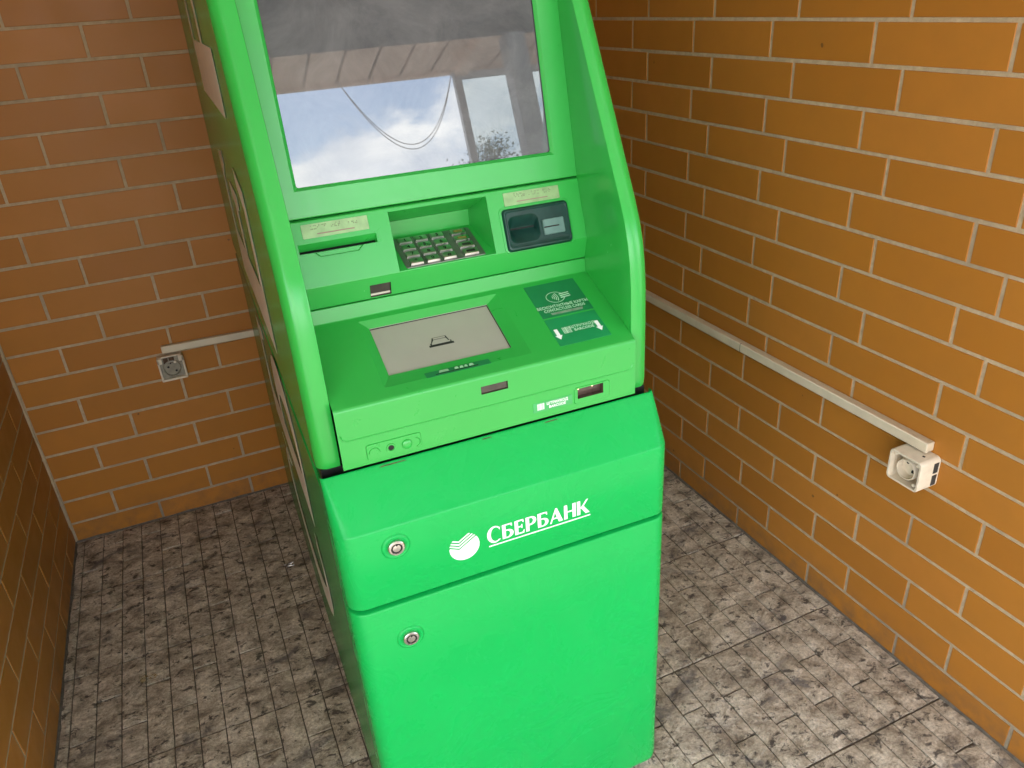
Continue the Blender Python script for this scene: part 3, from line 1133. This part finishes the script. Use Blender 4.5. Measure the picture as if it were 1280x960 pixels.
for r in range(4):
    u0 = .0068 + r * .0187
    for c, (a, b) in enumerate(cols):
        g = MB()
        lo = [PT(x_, u_, .0008) for x_, u_ in rrect(a, b, u0, u0 + .0140, .0012, 3)]
        hi = [PT(x_, u_, .0042) for x_, u_ in rrect(a + .0006, b - .0006, u0 + .0006, u0 + .0134, .0012, 3)]
        tp = [PT(x_, u_, .0046) for x_, u_ in rrect(a + .0012, b - .0012, u0 + .0012, u0 + .0128, .0012, 3)]
        g.loft([lo, hi, tp], cap1=True, smooth=False)
        g.build('key', 'steel', keypad)
        if c < 3:
            text(digits[r][c], .0095, PT, (a + b) / 2, u0 + .0036, .0048, 'hole', keypad, name='key_digit', bold=.0002)
        else:
            g = MB()
            plate(g, PT, [(a + .005, u0 + .004), (b - .005, u0 + .004), (b - .005, u0 + .0095), (a + .005, u0 + .0095)], .0046, .0048, .0001)
            g.build('key_mark', ('hole', 'hole', 'amber', 'amber')[r], keypad)
# receipt slot
g = MB()
recess(g, PK, H_SLOT, (-.2055, -.1005, .0475, .0505), -.010, False)
g.build('receipt_slot', 'moulding', mid, fix=False)
g = MB()
recess(g, PK, (-.2055, -.1005, .0475, .0505), (-.2055, -.1005, .0475, .0505), -.02, True, -.0099)
g.build('slot_gap', 'hole', mid, fix=False)
g = MB()
ro = [PK(x_, u_, 0) for x_, u_ in [(-.187, .0462), (-.120, .0462), (-.127, .0395), (-.180, .0395)]]
ri = [PK(x_, u_, -.0022) for x_, u_ in [(-.185, .0460), (-.122, .0460), (-.128, .0405), (-.179, .0405)]]
g.loft([ro, ri], cap1=True, smooth=False)
for i_ in range(len(g.v)):
    x_, y_, z_ = g.v[i_]
    g.v[i_] = (x_, y_ - .0026 * PK.t[1], z_ + .0026 * PK.t[0])
g.build('slot_lip', 'moulding', mid)
# braille name plates
for (xa, xb, ua, ub), seed in (((-.1982, -.1066, .0660, .0850), 3), ((.0968, .1872, .0655, .0845), 5)):
    g = MB()
    plate(g, PK, rrect(xa, xb, ua, ub, .001, 3), 0, .0009, .0003)
    pl = g.build('braille_plate', 'braille', mid)
    rg = random.Random(seed)
    g = MB()
    for cell in range(14):
        if cell in (5, 10):
            continue
        for i in range(2):
            for j in range(3):
                if rg.random() < .52:
                    disc(g, PK, xa + .013 + cell * .0047 + i * .0019, ub - .0030 - j * .0022, .00075, .0008, .0014, 8, .0002)
    g.build('braille_dots', 'braille_dot', mid)
    g = MB()
    plate(g, PK, [(xa + .020, ua + .0040), (xb - .020, ua + .0040), (xb - .020, ua + .0056), (xa + .020, ua + .0056)], .0009, .0011, .0001)
    g.build('plate_rule', 'rule', mid)

# card reader
reader = MB()
o_ = rrect(.0895, .1970, -.0015, .0612, .006)
i1 = rrect(.0915, .1950, .0010, .0590, .005)
i2 = rrect(.0945, .1925, .0060, .0555, .005)
reader.loft([[PK(*p, 0) for p in o_], [PK(*p, .0042) for p in i1], [PK(*p, .0046) for p in rrect(.0930, .1938, .0032, .0575, .005)], [PK(*p, .0030) for p in i2]], smooth=False, cap1=False)
sc_o = rrect(.0962, .1450, .0095, .0500, .010)
reader.loft([[PK(*p, .0030) for p in i2], [PK(*p, .0028) for p in sc_o]], smooth=False)
rd = reader.build('card_reader', 'reader', ATM, fix=False)
g = MB()
g.loft([[PK(*p, -.0005) for p in rrect(.0850, .2010, -.0035, .0648, .008)], [PK(*p, .0008) for p in rrect(.0856, .2004, -.0029, .0642, .008)],
        [PK(*p, .0010) for p in rrect(.0890, .1975, -.0020, .0617, .006)]], smooth=False)
g.build('reader_surround', 'moulding', ATM)
g = MB()
g.loft([[PK(*p, .0028) for p in sc_o], [PK(*p, .0012) for p in rrect(.0985, .1440, .0125, .0475, .009)],
        [PK(*p, -.0050) for p in rrect(.1010, .1435, .0200, .0420, .008)], [PK(*p, -.0110) for p in rrect(.1020, .1432, .0285, .0345, .0025)],
        [PK(*p, -.0125) for p in rrect(.1022, .1430, .0300, .0330, .0012)]], cap1=True)
g.build('card_funnel', 'reader', rd, sharp=60)
g = MB()
plate(g, PK, [(.1024, .0307), (.1429, .0307), (.1429, .0323), (.1024, .0323)], -.0124, -.0119, .0001)
g.build('card_slot', 'hole', rd)
g = MB()
plate(g, PK, rrect(.1500, .1845, .0145, .0375, .0018, 3), .002, .0072, .0008)
g.build('card_guide', 'reader_light', rd)
g = MB()
plate(g, PK, [(.1503, .0250), (.1755, .0250), (.1755, .0268), (.1503, .0268)], .0070, .0075, .0001)
g.build('guide_slot', 'hole', rd)

# screen frame and screen
H_SCR = (-.1965, .1880, .0330, .3340)
mb = MB()
fascia_strip(mb, [(.2400, 1.0882), (.2279, 1.0885), (.330, 1.592), (.42, 1.60)], [0, .0016, .004, 0], -XI, XI, {1: [(H_SCR[0], H_SCR[1], H_SCR[2] + .00306, H_SCR[3] + .00306)]})
sf = mb.build('screen_frame', 'moulding', ATM, fix=False, sharp=45)
PS = Plane(.2285, 1.0915, .330, 1.592)
mb = MB()
ri = rrect(H_SCR[0] + .0045, H_SCR[1] - .0045, H_SCR[2] + .0045, H_SCR[3] - .0045, .003, 5)
ro = rrect(H_SCR[0], H_SCR[1], H_SCR[2], H_SCR[3], .0001, 5)
mb.loft([[PS(*p, 0) for p in ro], [PS(*p, -.0050) for p in ri]], smooth=False)
mb.build('screen_rim', 'moulding', sf, fix=False)
mb = MB()
mb.loft([[PS(*p, -.0045) for p in ri], [PS(*p, -.0075) for p in ri]], smooth=False)
mb.build('screen_gasket', 'black', sf, fix=False)
mb = MB()
e = .0000
mb.quad(PS(H_SCR[0] + .004, H_SCR[2] + .004, -.0070), PS(H_SCR[1] - .004, H_SCR[2] + .004, -.0070), PS(H_SCR[1] - .004, H_SCR[3] - .004, -.0070), PS(H_SCR[0] + .004, H_SCR[3] - .004, -.0070))
mb.build('screen', 'screen', ATM, fix=False)


# ------------------------------------------------------------------ cable trunking and sockets
def trunking(label, length, h, d, loc, rz, ry=0.0):
    t = thing('cable_trunking', label, 'cable trunking', loc, rz)
    t.rotation_euler = (0, ry, rz)
    mb = MB()
    mb.box(0, length, -d * .72, 0, 0, h)
    mb.build('channel', 'trunk', t, bevel=0.0012)
    mb = MB()
    mb.box(-.0008, length + .0006, -d, -d * .66, -.0008, h + .0008)
    mb.build('cover', 'trunk', t, bevel=0.0022)
    return t


# long run on the right wall: seen from the room its left end is behind the machine
tr = trunking('long pale plastic cable trunking running from behind the machine to the open socket', 1.325, .0195, .0200, (-.0015, -.03, .5265), R(-90), R(0.12))
mb = MB()
mb.box(.790, .7912, -.0204, -.0150, -.001, .0205)
mb.build('cover_joint', 'grime', tr)
trunking('short pale cable trunking above the grey socket on the rear wall', .270, .0190, .0150, (-1.3235, -.0015, .5190), 0.0, R(1.2))


def flush_socket():
    t = thing('wall_socket', 'small surface socket with white rim and grey inside, its cover missing', 'socket', (-1.3090, -.0015, .4420), 0.0)
    w, h, d = .0335, .0690, .0300
    mb = MB()
    # tray shaped housing: back, three walls, two upper ears
    o = rrect(-w, w, 0, h, .006)
    i = rrect(-w + .0040, w - .0040, .0055, h - .0030, .004)
    P = Plane(0, 0, 0, 1)
    mb.loft([[P(*p, 0) for p in o], [P(*p, d * .66) for p in o]], smooth=False, cap0=True)
    mb.loft([[P(*p, d * .66) for p in o], [P(*p, d * .66) for p in i]], smooth=False)
    mb.build('housing', 'socket', t)
    mb = MB()
    for a, b, c, e in ((-w, w, 0, .0058), (-w, -w + .0042, 0, h - .004), (w - .0042, w, 0, h - .004), (-w, -w + .012, h - .017, h - .001), (w - .0125, w, h - .017, h - .001)):
        plate(mb, P, rrect(a, b, c, e, .0018, 3), d * .6, d, .0012)
    mb.build('rim', 'socket', t)
    mb = MB()
    plate(mb, P, rrect(-w + .004, w - .004, .0055, h - .003, .004), d * .3, d * .70, .001)
    mb.build('insert', 'socketgrey', t)
    mb = MB()
    rev(mb, P, .0, .0330, [(.0245, d * .68), (.0235, d * .92), (.0205, d * .95), (.0195, d * .74)])
    mb.build('socket_ring', 'socketgrey', t)
    for cx, cz, r in ((-.0095, .0380, .0030), (.0085, .0240, .0030), (-.002, .048, .0022)):
        mb = MB()
        disc(mb, P, cx, cz, r, d * .72, d * .77, 12)
        mb.build('pin_hole', 'hole', t)
    mb = MB()
    disc(mb, P, .0105, .0515, .0036, d * .7, d * .95, 10)
    mb.build('screw_post', 'socket', t)
    for x0, x1 in ((-.018, -.006), (-.003, .010)):
        mb = MB()
        mb.box(x0, x1, -d * .82, -d * .6, h - .020, h - .0045)
        mb.build('terminal', 'rust', t, bevel=.001)
    return t


flush_socket()


def open_socket():
    # deep surface box on the right wall, cover torn off; local x runs towards the viewer along the wall
    t = thing('wall_socket', 'deep white surface socket with its cover torn off and two dark side openings', 'socket', (-.0015, -1.3030, .4530), R(-90))
    w, h, d = .0720, .0660, .0500
    P = Plane(0, 0, 0, 1)
    o = rrect(0, w, 0, h, .009, 5)
    i = rrect(.0045, w - .0045, .0045, h - .0045, .0065, 5)
    mb = MB()
    mb.loft([[P(*p, 0) for p in o], [P(*p, d - .0012) for p in o], [P(*p, d) for p in rrect(.0010, w - .0010, .001, h - .001, .008, 5)],
             [P(*p, d) for p in i], [P(*p, .016) for p in i]], smooth=False, cap0=True, cap1=True)
    mb.build('housing', 'socket', t, sharp=50)
    mb = MB()
    rev(mb, P, w * .47, h * .46, [(.0225, .0155), (.0218, .0400), (.0205, .0420), (.0190, .0420), (.0185, .0250)])
    mb.build('socket_well', 'socket', t, sharp=50)
    for a in (0, 180):
        g = MB()
        for s in (-1, 1):
            pass
    for cx, cz, r in ((w * .47 - .0095, h * .46 + .006, .0030), (w * .47 + .0095, h * .46 - .006, .0034)):
        mb = MB()
        disc(mb, P, cx, cz, r, .0240, .0256, 12)
        mb.build('pin_hole', 'hole', t)
    mb = MB()
    mb.box(w * .47 + .004, w * .47 + .0165, -.0300, -.0255, h * .46 - .0085, h * .46 - .0035)
    mb.build('earth_clip', 'hole', t, bevel=.0008)
    for cx, cz in ((.0100, h - .0105), (w - .011, h - .012), (w - .013, .010)):
        mb = MB()
        disc(mb, P, cx, cz, .0034, .016, .046, 12)
        disc(mb, P, cx, cz, .0013, .046, .0466, 8)
        mb.build('screw_post', 'socket', t)
    for cx, cz, r in ((w - .022, h - .012, .0018), (w - .0195, h - .0155, .0014)):
        mb = MB()
        disc(mb, P, cx, cz, r, .016, .0172, 8)
        mb.build('mounting_hole', 'hole', t)
    for (z0, z1) in ((h * .53, h * .86), (h * .12, h * .46)):
        mb = MB()
        mb.box(w - .0005, w + .0007, -.0165, -.0045, z0, z1)
        mb.build('side_opening', 'grey_hole', t)
    mb = MB()
    plate(mb, Plane(-.028, h, -.022, h), [(.052, 0), (.057, .001), (.056, .005), (.051, .004)], -.0002, .0005, .0001)
    mb.build('scuff', 'hole', t)
    mb = MB()
    mb.box(w - .0060, w - .0042, -.0430, -.0340, h * .58, h * .80)
    mb.build('side_slit', 'hole', t)
    return t


open_socket()

# ------------------------------------------------------------------ litter on the floor
def crumple(name, label, cat, loc, r, mat, n, seed):
    rg = random.Random(seed)
    mb = MB()
    for k in range(n):
        a = rg.uniform(0, 6.28)
        c = Vector((rg.uniform(-r, r), rg.uniform(-r * .5, r * .5), rg.uniform(.002, r * .45)))
        v = [c + Vector((rg.uniform(-r, r) * .45, rg.uniform(-r, r) * .3, rg.uniform(-.3, .3) * r)) for _ in range(4)]
        for p in v:
            p.z = max(.0015, p.z)
        mb.add(v, [(0, 1, 2), (0, 2, 3)])
    o = mb.build(name, mat, fix=False, weld=False)
    o.location = loc
    return tag(o, label, cat)


crumple('wrapper', 'tiny crumpled clear wrapper lying beside the machine', 'litter', (-1.148, -.412, .0005), .013, 'foil', 9, 2)
crumple('dry_leaf', 'small curled dry leaf scrap on the dark floor tiles', 'leaf', (-1.505, -.655, .0005), .015, 'dryleaf', 8, 4)

# ------------------------------------------------------------------ porch in front of the niche (seen in the screen)
YE = -4.63
can = thing('porch_canopy', 'porch roof with pale soffit boards and dark beams, mirrored in the screen', 'canopy', (0, 0, ZC))
bw = .19
x = -3.0
while x < 2.6:
    mb = MB()
    mb.box(x + .009, x + bw - .009, YE, -3.99, 0.0, .022)
    mb.build('soffit_board', 'wood', can, bevel=.003)
    x += bw
mb = MB()
mb.box(-3.05, 2.65, YE - .03, .15, .024, .05)
mb.build('roof_deck', 'dkwood', can)
mb = MB()
mb.box(-3.05, 2.65, -3.98, -3.46, -.06, .022)
mb.build('cross_beam', 'beam', can)
mb = MB()
mb.box(-3.05, 2.65, YE - .05, YE - .005, -.015, .16)
mb.build('fascia_board', 'wood', can)
for xx in (-1.75, .36):
    mb = MB()
    mb.box(xx, xx + .075, YE, -3.985, -.055, -.001)
    mb.build('rafter', 'wood', can)
y = -3.45
while y < .10:
    mb = MB()
    mb.box(-3.0, 2.6, y + .003, min(y + .24, .12) - .003, .0, .023)
    mb.build('ceiling_board', 'dkwood', can, bevel=.003)
    y += .24


def post(label, x, y, w, d, grp=None):
    t = thing('porch_post', label, 'post', (x, y, 0), 0, grp)
    mb = MB()
    mb.box(-w / 2, w / 2, -d / 2, d / 2, -.02, ZC - .10 if d > .09 else ZC - .02)
    mb.build('shaft', 'col', t, bevel=.004)
    mb = MB()
    mb.box(-w * .9, w * .9, -d * .9, d * .9, -.02, .012)
    mb.build('base_plate', 'beam', t, bevel=.002)
    return t


post('slim grey steel porch post carrying the looped cable, mirrored in the screen', .375, -4.60, .045, .05)
post('wide grey steel porch post under the dark beam, mirrored in the screen', .475, -3.88, .11, .11)
post('dark porch post at the edge of the mirrored view', .99, -4.58, .11, .12)
gp = thing('glass_panel', 'dusty glass wind screen fixed between two porch posts', 'glass panel', (.6655, -4.60, 0))
mb = MB()
mb.box(-.268, .268, -.003, .003, .35, 2.33)
mb.build('pane', 'glass', gp)
for c, d in ((.30, .35), (2.33, 2.37)):
    mb = MB()
    mb.box(-.268, .268, -.012, .012, c, d)
    mb.build('rail', 'col', gp, bevel=.002)
# two thin looped cables hanging under the canopy edge
for dz, lab in ((0.0, 'upper of two thin cables hanging in a loop below the porch edge'), (.028, 'lower of two thin cables hanging in a loop below the porch edge')):
    mb = MB()
    a, b = Vector((-.34, -4.60, ZC - .005)), Vector((.36, -4.63, ZC - .01))
    path = []
    for i in range(33):
        f = i / 32
        p = a.lerp(b, f)
        p.z -= (.40 + dz) * 4 * f * (1 - f) * (1 + .25 * (f - .5))
        path.append(p)
    rings = []
    for i, p in enumerate(path):
        tdir = (path[min(32, i + 1)] - path[max(0, i - 1)]).normalized()
        s = tdir.cross(Vector((0, 1, 0))).normalized()
        q = tdir.cross(s)
        rings.append([p + (s * math.cos(R(60 * k)) + q * math.sin(R(60 * k))) * .0026 for k in range(6)])
    mb.loft(rings, cap0=True, cap1=True)
    tag(mb.build('hanging_cable', 'wire'), lab, 'cable')


# trees beyond the porch
def tree(label, x, y, hgt, spread, seed, nl):
    rg = random.Random(seed)
    t = thing('tree', label, 'tree', (x, y, -.18), 0, 'trees beyond the porch')
    mb = MB()

    def limb(p0, p1, r0, r1):
        d = (p1 - p0).normalized()
        s = d.cross(Vector((.3, 1, .2))).normalized()
        q = d.cross(s)
        rr = []
        for f in (0, .5, 1):
            p = p0.lerp(p1, f)
            r = r0 + (r1 - r0) * f
            rr.append([p + (s * math.cos(R(60 * k)) + q * math.sin(R(60 * k))) * r for k in range(6)])
        mb.loft(rr, cap1=True)
    top = Vector((rg.uniform(-.2, .2), rg.uniform(-.2, .2), hgt * .62))
    limb(Vector((0, 0, 0)), top, hgt * .035, hgt * .016)
    tips = []
    for k in range(34):
        p0 = Vector((0, 0, 0)).lerp(top, rg.uniform(.4, 1))
        a = rg.uniform(0, 6.28)
        p1 = p0 + Vector((math.cos(a) * spread * rg.uniform(.4, .85), math.sin(a) * spread * rg.uniform(.4, .85), hgt * rg.uniform(.08, .32)))
        limb(p0, p1, hgt * .012, hgt * .003)
        tips.append(p1)
    mb.build('trunk', 'bark', t)
    mb = MB()
    for k in range(nl):
        c = rg.choice(tips) + Vector((rg.gauss(0, 1), rg.gauss(0, 1), rg.gauss(0, .8))) * spread * .13
        l = rg.uniform(.022, .050) * (hgt / 5)
        a, b = Vector((rg.gauss(0, 1), rg.gauss(0, 1), rg.gauss(0, .6))).normalized(), Vector((rg.gauss(0, 1), rg.gauss(0, 1), rg.gauss(0, 1))).normalized()
        mb.add([c - a * l, c + b * l * .5, c + a * l, c - b * l * .5], [(0, 1, 2, 3)])
    cr_ = mb.build('crown', 'leaf', t, weld=False, fix=False)
    cr_['kind'] = 'stuff'
    return t


tree('round leafy tree standing alone beyond the porch, mirrored low in the screen', 6.15, -18.5, 6.1, 1.9, 11, 16000)
tree('taller broad tree farther out in the yard', 13.5, -25.0, 6.5, 2.8, 12, 9000)
tree('low spreading tree on the far side of the yard', -9.5, -30.0, 5.0, 2.6, 13, 8000)
